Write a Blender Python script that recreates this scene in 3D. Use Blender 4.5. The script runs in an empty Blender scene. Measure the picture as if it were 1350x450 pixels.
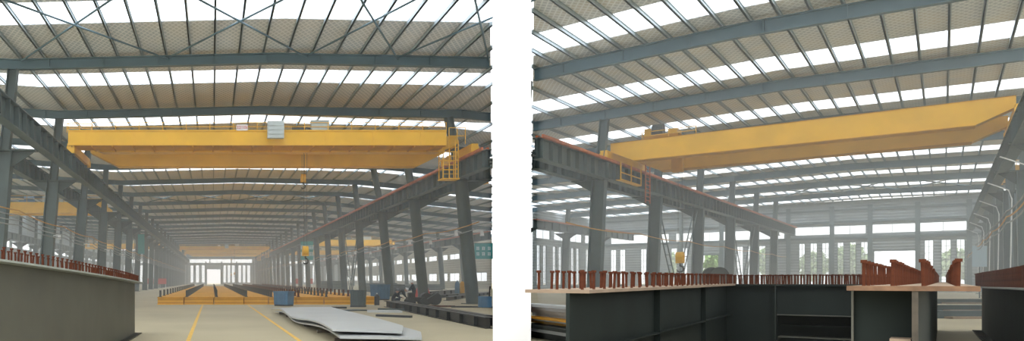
import bpy, bmesh, math, random
from mathutils import Vector, Matrix
random.seed(7)
C = bpy.context.scene.collection
PHI = math.radians(44.62)
HL, HR = 0.0, -PHI            # rotation of each hall about Z
EYE = 1.7

# ------------------------------------------------------------------ materials
def mat(name, col, rough=.6, metal=0.0, noise=0.0, nscale=3.0, col2=None, bump=0.0, spec=.5):
    m = bpy.data.materials.new(name); m.use_nodes = True
    nt = m.node_tree; b = nt.nodes['Principled BSDF']
    b.inputs['Base Color'].default_value = (*col, 1)
    b.inputs['Roughness'].default_value = rough
    b.inputs['Metallic'].default_value = metal
    b.inputs['Specular IOR Level'].default_value = spec
    if noise or col2:
        tc = nt.nodes.new('ShaderNodeTexCoord'); n = nt.nodes.new('ShaderNodeTexNoise')
        n.inputs['Scale'].default_value = nscale; n.inputs['Detail'].default_value = 5
        nt.links.new(tc.outputs['Object'], n.inputs['Vector'])
        r = nt.nodes.new('ShaderNodeValToRGB')
        c2 = col2 or tuple(c * (1 - noise) for c in col)
        r.color_ramp.elements[0].position = .35; r.color_ramp.elements[1].position = .65
        r.color_ramp.elements[0].color = (*c2, 1); r.color_ramp.elements[1].color = (*col, 1)
        nt.links.new(n.outputs['Fac'], r.inputs['Fac']); nt.links.new(r.outputs['Color'], b.inputs['Base Color'])
        if bump:
            bp = nt.nodes.new('ShaderNodeBump'); bp.inputs['Strength'].default_value = bump
            nt.links.new(n.outputs['Fac'], bp.inputs['Height']); nt.links.new(bp.outputs['Normal'], b.inputs['Normal'])
    return m

def pane_mat(name, tint, trans, diff):
    m = bpy.data.materials.new(name); m.use_nodes = True
    nt = m.node_tree; nt.nodes.clear()
    o = nt.nodes.new('ShaderNodeOutputMaterial'); mx = nt.nodes.new('ShaderNodeMixShader')
    t = nt.nodes.new('ShaderNodeBsdfTransparent'); t.inputs['Color'].default_value = (*tint, 1)
    d = nt.nodes.new('ShaderNodeBsdfTranslucent'); d.inputs['Color'].default_value = (*diff, 1)
    mx.inputs[0].default_value = 1 - trans
    nt.links.new(t.outputs[0], mx.inputs[1]); nt.links.new(d.outputs[0], mx.inputs[2]); nt.links.new(mx.outputs[0], o.inputs[0])
    return m

def roof_mat(name, base, wire, warm):
    m = mat(name, base, .55)
    nt = m.node_tree; b = nt.nodes['Principled BSDF']
    tc = nt.nodes.new('ShaderNodeTexCoord'); sp = nt.nodes.new('ShaderNodeSeparateXYZ')
    nt.links.new(tc.outputs['Object'], sp.inputs[0])
    def M(op, a, c=None):
        n = nt.nodes.new('ShaderNodeMath'); n.operation = op
        for i, x in enumerate((a, c)):
            if x is None: continue
            if isinstance(x, (int, float)): n.inputs[i].default_value = x
            else: nt.links.new(x, n.inputs[i])
        return n.outputs[0]
    ys = M('MULTIPLY', sp.outputs['Y'], .55)
    def line(s): return M('POWER', M('ABSOLUTE', M('SINE', M('MULTIPLY', s, math.pi / .30))), 9)
    lat = M('MAXIMUM', line(M('ADD', sp.outputs['X'], ys)), line(M('SUBTRACT', sp.outputs['X'], ys)))
    n = nt.nodes.new('ShaderNodeTexNoise'); n.inputs['Scale'].default_value = .35
    nt.links.new(tc.outputs['Object'], n.inputs['Vector'])
    rp = nt.nodes.new('ShaderNodeValToRGB')
    rp.color_ramp.elements[0].position = .4; rp.color_ramp.elements[1].position = .6
    rp.color_ramp.elements[0].color = (*base, 1); rp.color_ramp.elements[1].color = (*warm, 1)
    nt.links.new(n.outputs['Fac'], rp.inputs['Fac'])
    mx = nt.nodes.new('ShaderNodeMixRGB'); nt.links.new(M('MULTIPLY', lat, .9), mx.inputs[0])
    nt.links.new(rp.outputs['Color'], mx.inputs[1]); mx.inputs[2].default_value = (*wire, 1)
    nt.links.new(mx.outputs[0], b.inputs['Base Color'])
    return m

def rib_mat(name, col, axis, pitch, rough=.6):
    """sheet cladding with ribs (real corrugation as bump)"""
    m = mat(name, col, rough, noise=.12, nscale=.6)
    nt = m.node_tree; b = nt.nodes['Principled BSDF']
    tc = nt.nodes.new('ShaderNodeTexCoord'); sp = nt.nodes.new('ShaderNodeSeparateXYZ')
    nt.links.new(tc.outputs['Object'], sp.inputs[0])
    a = nt.nodes.new('ShaderNodeMath'); a.operation = 'MULTIPLY'; a.inputs[1].default_value = 2 * math.pi / pitch
    s = nt.nodes.new('ShaderNodeMath'); s.operation = 'SINE'
    bp = nt.nodes.new('ShaderNodeBump'); bp.inputs['Strength'].default_value = .6; bp.inputs['Distance'].default_value = .05
    nt.links.new(sp.outputs[axis], a.inputs[0]); nt.links.new(a.outputs[0], s.inputs[0])
    nt.links.new(s.outputs[0], bp.inputs['Height']); nt.links.new(bp.outputs['Normal'], b.inputs['Normal'])
    return m

STEEL = mat('grey_blue_paint', (.078, .115, .122), .5, noise=.18, nscale=1.2)
STEELD = mat('dark_grey_green_paint', (.052, .078, .080), .5, noise=.2, nscale=1.2)
RAFT = mat('rafter_paint', (.105, .180, .225), .5, noise=.12, nscale=.8)
PURL = mat('galvanised_purlin', (.42, .51, .56), .45, .1, noise=.15)
ROOFL = roof_mat('roof_insulation_mesh', (.60, .66, .72), (.97, .98, 1.0), (.67, .69, .70))
ROOFR = roof_mat('roof_insulation_foil', (.64, .67, .70), (.97, .98, .98), (.76, .72, .65))
SKYL = pane_mat('skylight_sheet', (.96, .98, 1.0), .82, (.9, .92, .94))
GLASS = pane_mat('window_glass', (.95, .97, .98), .86, (.9, .9, .9))
YEL = mat('yellow_crane_paint', (.90, .50, .022), .42, noise=.12, nscale=.7)
YELD = mat('amber_girder_paint', (.70, .335, .018), .75, spec=.25, noise=.25, nscale=.8)
ORNG = mat('orange_rail_paint', (.62, .16, .06), .5, noise=.3, nscale=2)
DARKG = mat('shade_darkened_primer', (.012, .0185, .0165), .7, spec=.2, noise=.25, nscale=1.5)  # primer toned far down: the shade on the girders is put into this colour
DARKO = mat('dark_olive_primer', (.026, .034, .030), .7, spec=.2, noise=.3, nscale=1.2)
OLIVE = mat('olive_grey_primer', (.080, .082, .064), .5, noise=.22, nscale=.9)
EDGE = mat('flange_edge', (.30, .33, .31), .5, noise=.2)
RUST = mat('rusty_stud', (.108, .034, .017), .9, spec=.15, noise=.45, nscale=9)
RUSTE = mat('rusty_edge', (.20, .11, .06), .8, noise=.5, nscale=7)
TAN = mat('dusty_flange', (.27, .20, .14), .8, noise=.2, nscale=4)
CONC = mat('concrete', (.46, .41, .285), .75, spec=.25, nscale=.16, col2=(.39, .345, .24))
LINE = mat('yellow_floor_paint', (.80, .50, .10), .7, noise=.25, nscale=3)
WHITE = mat('gap_wedge_white', (.93, .93, .93), .8)
WALLG = rib_mat('grey_cladding', (.40, .45, .47), 'Z', .45)
WALLB = rib_mat('beige_cladding', (.48, .45, .37), 'Z', .5)
PILAS = mat('blue_grey_post', (.16, .215, .235), .55, noise=.12)
PLATE = mat('mill_plate', (.50, .53, .54), .4, .25, noise=.1, nscale=.5)
BLACK = mat('black_paint', (.018, .022, .024), .45, noise=.3, nscale=2)
STUB = mat('stub_dark', (.030, .038, .042), .6)
BLUE = mat('blue_bin_paint', (.06, .17, .30), .5, noise=.25, nscale=2)
PALE = mat('pale_cabinet', (.52, .58, .58), .5, noise=.08)
REDP = mat('red_paint', (.60, .055, .045), .5)
TEAL = mat('teal_banner', (.055, .34, .34), .7, noise=.1)
SIGNW = mat('white_sign', (.85, .85, .85), .6)
CABLE = mat('orange_cable', (.58, .30, .07), .6)
CABLEG = mat('grey_cable', (.30, .32, .33), .6)
ROPE = mat('steel_rope', (.12, .11, .10), .6, .3)
MOTOR = mat('motor_grey', (.12, .14, .15), .5, noise=.3, nscale=5)
LAMPM = mat('lamp_housing', (.70, .72, .72), .4)
CLOTH = mat('work_clothes', (.030, .042, .055), .9, noise=.3, nscale=6)
SKIN = mat('skin', (.42, .24, .17), .6)
HAT = mat('pale_helmet', (.75, .78, .80), .4)
LEAF = mat('leaf_green', (.30, .48, .14), .8, noise=.5, nscale=2)
BARK = mat('bark', (.13, .10, .07), .9, noise=.3)

# ------------------------------------------------------------------ mesh helpers
class MB:
    """collects shapes in one hall's coordinates, links them as one mesh object"""
    def __init__(s): s.v = []; s.f = []
    def add(s, vs, fs):
        n = len(s.v); s.v += [tuple(p) for p in vs]; s.f += [tuple(i + n for i in f) for f in fs]; return s
    def box(s, x0, x1, y0, y1, z0, z1):
        return s.hexa([(x0, y0, z0), (x1, y0, z0), (x1, y1, z0), (x0, y1, z0), (x0, y0, z1), (x1, y0, z1), (x1, y1, z1), (x0, y1, z1)])
    def hexa(s, p):
        return s.add(p, [(3, 2, 1, 0), (4, 5, 6, 7), (0, 1, 5, 4), (1, 2, 6, 5), (2, 3, 7, 6), (3, 0, 4, 7)])
    def sweep(s, sections):
        """list of equal-length closed loops"""
        n = len(sections[0]); vs = [p for l in sections for p in l]; fs = []
        for i in range(len(sections) - 1):
            for j in range(n):
                a = i * n + j; b = i * n + (j + 1) % n
                fs.append((a, b, b + n, a + n))
        fs.append(tuple(range(n - 1, -1, -1))); fs.append(tuple((len(sections) - 1) * n + j for j in range(n)))
        return s.add(vs, fs)
    def bar(s, a, b, w, h, up=(0, 0, 1)):
        a = Vector(a); b = Vector(b); d = (b - a).normalized(); up = Vector(up)
        if abs(d.dot(up)) > .97: up = Vector((0, 1, 0))
        r = d.cross(up).normalized(); u = r.cross(d)
        L = lambda p: [p - r * w / 2 - u * h / 2, p + r * w / 2 - u * h / 2, p + r * w / 2 + u * h / 2, p - r * w / 2 + u * h / 2]
        return s.sweep([L(a), L(b)])
    def tube(s, pts, r, n=8):
        pts = [Vector(p) for p in pts]; secs = []
        rr = r if isinstance(r, (list, tuple)) else [r] * len(pts)
        for i, p in enumerate(pts):
            d = (pts[min(i + 1, len(pts) - 1)] - pts[max(i - 1, 0)]).normalized()
            up = Vector((0, 0, 1)) if abs(d.z) < .9 else Vector((0, 1, 0))
            x = d.cross(up).normalized(); y = x.cross(d)
            secs.append([p + (x * math.cos(2 * math.pi * k / n) + y * math.sin(2 * math.pi * k / n)) * rr[i] for k in range(n)])
        return s.sweep(secs)
    def ibeam(s, pts, depth, fw, ft, wt, side=None):
        """I section swept along pts (each pt = centre of the TOP flange top), web vertical"""
        secs = []
        pts = [Vector(p) for p in pts]
        for i, p in enumerate(pts):
            d = pts[min(i + 1, len(pts) - 1)] - pts[max(i - 1, 0)]; d.z = 0; d.normalize()
            r = Vector((d.y, -d.x, 0)); h = fw / 2; w = wt / 2
            prof = [(-h, 0), (-h, -ft), (-w, -ft), (-w, -depth + ft), (-h, -depth + ft), (-h, -depth), (h, -depth), (h, -depth + ft), (w, -depth + ft), (w, -ft), (h, -ft), (h, 0)]
            secs.append([p + r * a + Vector((0, 0, b)) for a, b in prof])
        n = 12; vs = [p for l in secs for p in l]; fs = []
        for i in range(len(secs) - 1):
            for j in range(n):
                a = i * n + j; b = i * n + (j + 1) % n
                fs.append((a, a + n, b + n, b))
        for e, o in ((0, 0), (1, (len(secs) - 1) * n)):
            for q in ((0, 1, 10, 11), (1, 2, 9, 10), (2, 3, 8, 9), (3, 4, 7, 8), (4, 5, 6, 7)):
                t = tuple(o + k for k in q); fs.append(t if e else t[::-1])
        return s.add(vs, fs)
    def build(s, name, m, parent=None, hall=None, o=(0, 0, 0), smooth=False):
        me = bpy.data.meshes.new(name)
        if parent is not None:
            o = parent['_o']; hall = parent['_h']
        me.from_pydata([(p[0] - o[0], p[1] - o[1], p[2] - o[2]) for p in s.v], [], s.f)
        bm = bmesh.new(); bm.from_mesh(me); bmesh.ops.recalc_face_normals(bm, faces=bm.faces); bm.to_mesh(me); bm.free()
        me.materials.append(m)
        if smooth:
            for p in me.polygons: p.use_smooth = True
        ob = bpy.data.objects.new(name, me); C.objects.link(ob)
        if parent is not None: ob.parent = parent; ob['_o'] = o; ob['_h'] = hall
        else: place(ob, o, hall or 0.0)
        return ob

def place(ob, o, hall):
    c, s = math.cos(hall), math.sin(hall)
    ob.location = (c * o[0] - s * o[1], s * o[0] + c * o[1], o[2]); ob.rotation_euler = (0, 0, hall)
    ob['_o'] = tuple(o); ob['_h'] = hall
def tag(o, label=None, cat=None, group=None, kind='thing'):
    if label: o['label'] = label
    if cat: o['category'] = cat
    if group: o['group'] = group
    if kind: o['kind'] = kind
    return o
def thing(name, label, cat, o=(0, 0, 0), hall=HL, group=None):
    e = bpy.data.objects.new(name, None); C.objects.link(e); e.empty_display_size = .3
    place(e, o, hall); return tag(e, label, cat, group)
def struct(name, mb, m, hall=HL, parent=None):
    ob = mb.build(name, m, parent=parent, hall=hall)
    ob['kind'] = 'structure'; return ob
def dup(root, o, hall, label=None):
    r = root.copy(); C.objects.link(r); place(r, o, hall)
    if label: r['label'] = label
    for ch in root.children:
        c = ch.copy(); C.objects.link(c); c.parent = r
        for g in ch.children:
            d = g.copy(); C.objects.link(d); d.parent = c
    return r
ORD = ['first', 'second', 'third', 'fourth', 'fifth', 'sixth', 'seventh', 'eighth', 'ninth', 'tenth', 'eleventh', 'twelfth', 'thirteenth',
       'fourteenth', 'fifteenth', 'sixteenth', 'seventeenth', 'eighteenth', 'nineteenth', 'twentieth']
def nth(i):
    return ORD[i] if i < 20 else ('twenty-' + ORD[i - 20] if i < 29 else 'thirtieth' if i == 29 else 'thirty-' + ORD[i - 30])

# ------------------------------------------------------------------ added wedge standing in for the blank strip between the two views
RL, RR = .3788, .4303          # left hall keeps X <= RL*Y, right hall keeps X >= RR*Y
LIMR = -.3906                  # right hall: u >= LIMR * v
w = MB(); y0, y1, zt = 11.5, 150.0, 19.0
w.hexa([(RL * y0, y0, 0), (RR * y0, y0, 0), (RR * y1, y1, 0), (RL * y1, y1, 0), (RL * y0, y0, zt), (RR * y0, y0, zt), (RR * y1, y1, zt), (RL * y1, y1, zt)])
struct('wall_gap_wedge', w, WHITE)
fl = MB().box(-150, 260, -120, 420, -.3, 0)
struct('floor', fl, CONC)
for k, u in enumerate((-.68, 2.45)):
    m = MB().box(u - .06, u + .06, 12, 51.2, .0, .006)
    tag(m.build('floor_line', LINE, o=(u, 12, 0)), ('yellow painted floor line running up to the first pair of amber girders' if k == 0 else 'yellow painted floor line running beside the wavy steel plates'), 'floor line', 'painted floor lines')

# ------------------------------------------------------------------ roofs
def interp(prof, u):
    for (a, za), (b, zb) in zip(prof, prof[1:]):
        if a <= u <= b: return za + (zb - za) * (u - a) / (b - a)
    return prof[0][1] if u < prof[0][0] else prof[-1][1]
PL = [(-40, 15.9), (-11, 14.1), (3.5, 14.45), (18, 14.15), (53, 10.6)]
PR = [(-46, 13.3), (-17, 13.95), (-7, 14.2), (3, 13.95), (25, 13.1)]
def limL(v): return -40, min(53, RL * v - .12)
def limR(v): return max(-46, LIMR * v + .12), 25
def cut(prof, lo, hi):
    return [lo] + [u for u, _ in prof if lo < u < hi] + [hi]
def ribbon(mb, prof, lim, v0, v1, dz=0.0, t=.07):
    lo0, hi0 = lim(v0); lo1, hi1 = lim(v1)
    us = [u for u, _ in prof]
    mid = [u for u in us if max(lo0, lo1) < u < min(hi0, hi1)]
    r0 = [lo0] + mid + [hi0]; r1 = [lo1] + mid + [hi1]
    for i in range(len(r0) - 1):
        q = [(r0[i], v0), (r0[i + 1], v0), (r1[i + 1], v1), (r1[i], v1)]
        lo = [(a, b, interp(prof, a) + dz) for a, b in q]
        mb.hexa(lo + [(a, b, z + t) for a, b, z in lo])

def roof(prof, lim, spans, v0, v1, m, hall, hallname):
    c = MB(); v = v0
    for i, (a, b) in enumerate(spans):
        if a > v: ribbon(c, prof, lim, v, a)
        s = MB(); ribbon(s, prof, lim, a, b)
        o = s.build('skylight_strip', SKYL, o=(0, a, prof[1][1]), hall=hall)
        tag(o, 'bright translucent roof skylight strip, %s from the open end of the %s' % (nth(i), hallname), 'skylight', 'skylight strips of the ' + hallname)
        v = b
    if v1 > v: ribbon(c, prof, lim, v, v1)
    struct('ceiling', c, m, hall)
NL, NR = 'yellow-girder hall', 'dark-girder hall'
VL = [53.3 + 12.4 * k for k in range(-2, 21)]
VR = [27.5, 43.0, 56.8, 71.5, 87.0, 102.6, 118.1, 133.6]
spL = [(20.8, 23.6), (33.2, 36.0)] + [(v + 3.7, v + 6.5) for v in VL[1:-1]]
spR = [(10.0, 13.0), (23.0, 26.0)] + [(v - 5.4, v - 1.9) for v in VR[1:]] + [(143.5, 147.3)]
roof(PL, limL, spL, 12.0, 303.0, ROOFL, HL, NL)
roof(PR, limR, spR, 4.2, 150.0, ROOFR, HR, NR)

def rafters(prof, lim, vs, hall, hallname, depth, skip0=0):
    for i, v in enumerate(vs):
        lo, hi = lim(v - .2)
        pts = [(u, v, interp(prof, u) - .2) for u in cut(prof, lo, hi)]
        m = MB().ibeam(pts, depth, .36, .05, .04)
        for u in range(int(lo) + 1, int(hi), 3):
            z = interp(prof, u) - .2
            m.box(u - .02, u + .02, v - .16, v + .16, z - depth + .04, z - .04)
        t = thing('roof_rafter', 'grey-blue steel roof rafter, %s from the open end of the %s' % (nth(i), hallname), 'rafter', (0, v, 13.0), hall, 'rafters of the ' + hallname)
        m.build('web', RAFT, t)
        for u in range(int(lo) + 2, int(hi), 6):
            z = interp(prof, u) - .2
            MB().bar((u, v + .04, z - depth + .05), (u, v + .62, z + .02), .05, .05).build('fly_brace', RAFT, t)
rafters(PL, limL, VL[1:], HL, NL, .56)
rafters(PR, limR, VR[1:], HR, NR, .66)

def purlins(prof, us, vstart, v1, hall, hallname, startfn):
    for i, u in enumerate(us):
        v0 = max(vstart, startfn(u))
        z = interp(prof, u)
        m = MB().box(u - .035, u + .035, v0, v1, z - .2, z)
        m.box(u - .035, u + .075, v0, v1, z - .2, z - .185); m.box(u - .035, u + .075, v0, v1, z - .015, z - .001)
        o = m.build('roof_purlin', PURL, o=(u, v0, z - .2), hall=hall)
        tag(o, 'long thin steel roof purlin, %s across the %s' % (nth(i), hallname), 'purlin', 'purlins of the ' + hallname)
usL = [-39 + 2.0 * i for i in range(14)]
usM = [-10.6 + 1.34 * i for i in range(22)]
usO = [19.2 + 2.2 * i for i in range(15)]
purlins(PL, usL, 29, 303, HL, 'outer aisle beyond the grey-railed row', lambda u: 0)
purlins(PL, usM, 29, 303, HL, NL, lambda u: u / RL + .12 if u > 0 else 0)
purlins(PL, usO, 29, 303, HL, 'outer aisle beyond the orange-railed row', lambda u: u / RL + .12)
usR = [-16.6 + 1.12 * i for i in range(18)]
purlins(PR, usR, 20, 150, HR, NR, lambda u: u / LIMR + .12 if u < 0 else 0)
purlins(PR, [-45 + 1.9 * i for i in range(15)], 20, 150, HR, 'tree-window aisle of the dark-girder hall', lambda u: u / LIMR + .12)
purlins(PR, [4.6 + 2.2 * i for i in range(9)], 20, 150, HR, 'narrow aisle of the dark-girder hall', lambda u: 0)

# diagonal roof bracing
def rods(prof, nodes, va, vb, hall, hallname, r=.05):
    k = 0
    for a, b in zip(nodes, nodes[1:]):
        for p, q in (((a, va), (b, vb)), ((b, va), (a, vb))):
            dz = .34 if k % 2 else .44
            P = (p[0], p[1], interp(prof, p[0]) - dz); Q = (q[0], q[1], interp(prof, q[0]) - dz)
            o = MB().tube([P, Q], r, 8).build('brace_rod', RAFT, o=P, hall=hall)
            tag(o, 'thin diagonal roof brace rod, %s of the crossed rods %s' % (nth(k), hallname), 'brace rod', 'crossed brace rods ' + hallname)
            k += 1
rods(PL, [-10.5, -2.4, 5.2, 10.2, 15.2], 29.4, 40.7, HL, 'before the first rafter')
rods(PL, [-10.5, -3.5, 3.5, 10.5, 17.5], 103.2, 115.0, HL, 'deep in the yellow-girder hall', .07)
rods(PR, [-16.5, -10, -3.5, 2.8], 118.3, 133.4, HR, 'near the windowed end wall', .07)

# ------------------------------------------------------------------ columns
def column(ub, ur, ut, zr, ztop, roundish, label, group, o, hall, side, ext=(1.75, 1.75)):
    """ub base, ur at rail height, ut at top: the shaft leans as in the photo; side=+1 the aisle is on +u"""
    t = thing('steel_column', label, 'column', o, hall, group); x, y = o[0], o[1]
    dx = lambda a: x + a
    zb = zr - 1.35
    s = MB()
    if roundish:
        s.tube([(dx(ub), y, .04), (dx(ur), y, zb)], .46, 20)
    else:
        for sg in (-1, 1):   # H section: two flanges and a web
            s.hexa([(dx(ub) + sg * .4 - .03, y - .36, .04), (dx(ub) + sg * .4 + .03, y - .36, .04), (dx(ub) + sg * .4 + .03, y + .36, .04), (dx(ub) + sg * .4 - .03, y + .36, .04),
                    (dx(ur) + sg * .4 - .03, y - .36, zb), (dx(ur) + sg * .4 + .03, y - .36, zb), (dx(ur) + sg * .4 + .03, y + .36, zb), (dx(ur) + sg * .4 - .03, y + .36, zb)])
        s.hexa([(dx(ub) - .37, y - .03, .04), (dx(ub) + .37, y - .03, .04), (dx(ub) + .37, y + .03, .04), (dx(ub) - .37, y + .03, .04),
                (dx(ur) - .37, y - .03, zb), (dx(ur) + .37, y - .03, zb), (dx(ur) + .37, y + .03, zb), (dx(ur) - .37, y + .03, zb)])
    s.build('shaft', STEELD if roundish else STEEL, t, smooth=False)
    u = MB()
    if roundish: u.tube([(dx(ur), y, zb), (dx(ut), y, ztop)], .33, 16)
    else:
        for sg in (-1, 1):
            u.bar((dx(ur) + sg * .24, y, zb), (dx(ut) + sg * .24, y, ztop), .05, .5, (0, 1, 0))
        u.bar((dx(ur), y, zb), (dx(ut), y, ztop), .44, .04, (0, 1, 0))
    u.build('upper_shaft', STEEL, t)
    MB().box(dx(ub) - .65, dx(ub) + .65, y - .6, y + .6, 0, .05).build('base_plate', STEELD, t)
    b = MB().box(dx(ur) - ext[0], dx(ur) + ext[1], y - .3, y + .3, zb - .02, zb + .05)
    for sg in (-1, 1):
        if ext[(sg + 1) // 2] < 1: continue
        b.hexa([(dx(ur) + sg * .3, y - .04, zb - .85), (dx(ur) + sg * .45, y - .04, zb - .85), (dx(ur) + sg * .45, y + .04, zb - .85), (dx(ur) + sg * .3, y + .04, zb - .85),
                (dx(ur) + sg * .3, y - .04, zb), (dx(ur) + sg * (ext[(sg + 1) // 2] - .05), y - .04, zb), (dx(ur) + sg * (ext[(sg + 1) // 2] - .05), y + .04, zb), (dx(ur) + sg * .3, y + .04, zb)])
    b.build('rail_bracket', STEELD, t)
    return t

ZR = 10.2
def row(vs, ub, ur, ut, zr, ztop, roundish, rowname, hall, side, x, ext=(1.75, 1.75)):
    first = None
    for i, v in enumerate(vs):
        if i in (3, 7):
            k = .55; ub, ut = ur + (ub - ur) * k, ur + (ut - ur) * k; first = None
        lab = '%s steel column, %s along the %s' % ('round grey' if roundish else 'grey H-section', nth(i), rowname)
        if first is None:
            first = column(ub - x, ur - x, ut - x, zr, ztop, roundish, lab, 'columns of the ' + rowname, (x, v, 0), hall, side, ext)
        else: dup(first, (x, v, 0), hall, lab)
XL, XRr = -11.6, 18.6
GR1 = 'orange-railed row of the yellow-girder hall'
GR2 = 'grey-railed row of the yellow-girder hall'
row([v for v in VL[2:]], 18.75, 17.9, 17.0, ZR, 13.42, True, GR1, HL, 1, 18.4, (.75, 2.1))
row([v for v in VL[1:]], -12.2, -11.45, -11.0, ZR, 13.36, False, GR2, HL, -1, -11.6)
row([v for v in VL if v > 122], 43.6, 43.0, 42.6, 9.2, 10.9, True, 'banner row in the outer aisle', HL, 1, 43)
row([v for v in VL if v > 95], -37, -36.4, -36, ZR, 14.9, False, 'outermost row beyond the grey rail', HL, -1, -36.5)
DR1 = 'orange-railed row of the dark-girder hall'
DR2 = 'lamp-post row of the dark-girder hall'
row(VR[1:], -17.75, -17.4, -17.05, ZR, 13.15, False, DR1, HR, -1, -17.5, (1.8, .8))
row(VR[1:], 3.95, 3.85, 3.75, ZR, 13.1, False, DR2, HR, 1, 3.85, (1.4, .6))
row(VR[5:], -41.2, -40.8, -40.5, ZR, 12.6, False, 'short row beside the side wall', HR, -1, -41)

# ------------------------------------------------------------------ runway girders with stiffeners
def runway(u, v0, v1, zr, railm, label, hall, depth=1.15, orange=False, step=1.5):
    t = thing('runway_girder', label, 'crane girder', (u, v0, zr - depth), hall, 'crane runway girders')
    m = MB().ibeam([(u, v0, zr - .12), (u, v1, zr - .12)], depth, .52, .05, .04)
    v = v0 + .4
    while v < v1:
        for sg in (-1, 1): m.box(u + sg * .14 - .11, u + sg * .14 + .11, v - .025, v + .025, zr - depth - .06, zr - .18)
        v += step
    m.build('web', STEEL, t)
    MB().box(u - .06, u + .06, v0, v1, zr - .12, zr).build('rail', railm, t)
    if orange:
        sd = 1 if u < 0 else -1
        a = MB().box(u + sd * .36 - .06, u + sd * .36 + .06, v0, v1, zr - .10, zr + .02)
        a.box(u + sd * .34 - .08, u + sd * .34 + .08, v0, v1, zr - .16, zr - .12)
        o = a.build('conductor_bar', ORNG, t); o['label'] = 'orange conductor bar'
    return t
runway(17.6, 17.6 / RL + .8, 302.5, ZR, ORNG, 'grey stiffened crane runway girder topped by orange bar, carrying the ladder end of the crane', HL, orange=True)
runway(19.7, 19.7 / RL + .8, 302.5, ZR, STEELD, 'crane runway girder on the banner side of the round column row', HL)
runway(-9.5, 29, 302.5, ZR, STEELD, 'grey stiffened crane runway girder under the wheel end without ladder', HL)
runway(-13.1, 29, 302.5, ZR, STEELD, 'crane runway girder behind the grey-railed H-section columns', HL)
runway(42.2, 42.2 / RL + 1, 302.5, 9.2, ORNG, 'distant orange-topped crane runway girder in the aisle of the teal banner', HL, orange=True, step=3)
runway(-35.4, 97, 302.5, ZR, STEELD, 'distant crane runway girder along the outermost H-section column row', HL, step=3)
runway(-17.3 + .35, 44.2, 149.5, ZR, ORNG, 'grey stiffened crane runway girder with orange bar, above the dark studded girders', HR, orange=True, depth=1.25)
runway(-18.9, 48.8, 149.5, ZR, STEELD, 'crane runway girder hidden behind the orange-barred one in the dark-girder hall', HR)
runway(2.8, 22, 149.5, ZR, STEELD, 'steep grey stiffened crane runway girder above the lamp-post row', HR, depth=1.3)
runway(-40.2, 104, 149.5, ZR, ORNG, 'distant orange-barred crane runway girder next to the side wall windows', HR, orange=True, step=3)

# ------------------------------------------------------------------ cranes
def girder_mb(m, u0, u1, v, w, zb, zt, taper=1.6, rise=.75):
    pts = [(u0, zb + rise), (u0 + taper, zb), (u1 - taper, zb), (u1, zb + rise), (u1, zt), (u0, zt)]
    m.sweep([[(a, v, z) for a, z in pts], [(a, v + w, z) for a, z in pts]])
def rail_run(m, u0, u1, v, z0, h, step, r=.022):
    n = max(1, int((u1 - u0) / step))
    for i in range(n + 1):
        u = u0 + (u1 - u0) * i / n
        m.bar((u, v, z0), (u, v, z0 + h), 2 * r, 2 * r)
    for f in (.5, 1): m.bar((u0, v, z0 + h * f), (u1, v, z0 + h * f), 2 * r, 2 * r)
def end_carriage(t, u, v0, v1, zr):
    m = MB().box(u - .22, u + .22, v0, v1, zr + .12, zr + .68)
    for v in (v0 + .1, v1 - .1): m.box(u - .26, u + .26, v - .12, v + .12, zr + .05, zr + .5)
    c = m.build('end_carriage', YEL, t)
    for v in (v0 + .7, v1 - .7):
        MB().tube([(u - .1, v, zr + .27), (u + .1, v, zr + .27)], .26, 16).build('wheel', MOTOR, c)
    return c
def hook(t, u, v, z, s=1.0, rope_top=None):
    r = MB()
    for a in (-.11, .11): r.tube([(u + a * s, v, z + .3 * s), (u + a * s, v, rope_top)], .011, 6)
    r.build('rope', ROPE, t)
    b = MB()
    b.tube([(u - .20 * s, v, z + .25 * s), (u + .20 * s, v, z + .25 * s)], .34 * s, 16)
    b.box(u - .24 * s, u + .24 * s, v - .10 * s, v + .10 * s, z - .15 * s, z + .35 * s)
    ho = b.build('hook_block', YEL, t)
    pts = [(u, v, z - .1 * s), (u, v, z - .32 * s)]
    for k in range(9):
        a = math.pi / 2 - k * math.pi * 1.45 / 8
        pts.append((u + .2 * s * math.cos(a), v, z - .52 * s + .2 * s * math.sin(a)))
    MB().tube(pts, [.05 * s] * 3 + [.055 * s] * 6 + [.045 * s, .02 * s], 8).build('hook', BLACK, ho)

def text(t, body, loc, size, m, parent, yaw=0, ext=.01):
    cu = bpy.data.curves.new('lettering', 'FONT'); cu.body = body; cu.size = size; cu.extrude = ext
    cu.align_x = 'CENTER'; cu.align_y = 'CENTER'; cu.materials.append(m)
    tmp = bpy.data.objects.new('tmp', cu); C.objects.link(tmp)
    me = bpy.data.meshes.new_from_object(tmp.evaluated_get(bpy.context.evaluated_depsgraph_get()))
    bpy.data.objects.remove(tmp); me.name = 'lettering'
    o = bpy.data.objects.new('lettering', me); C.objects.link(o); o.parent = parent
    po = parent['_o']; o.location = (loc[0] - po[0], loc[1] - po[1], loc[2] - po[2]); o.rotation_euler = (math.pi / 2, 0, yaw)
    return o

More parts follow.
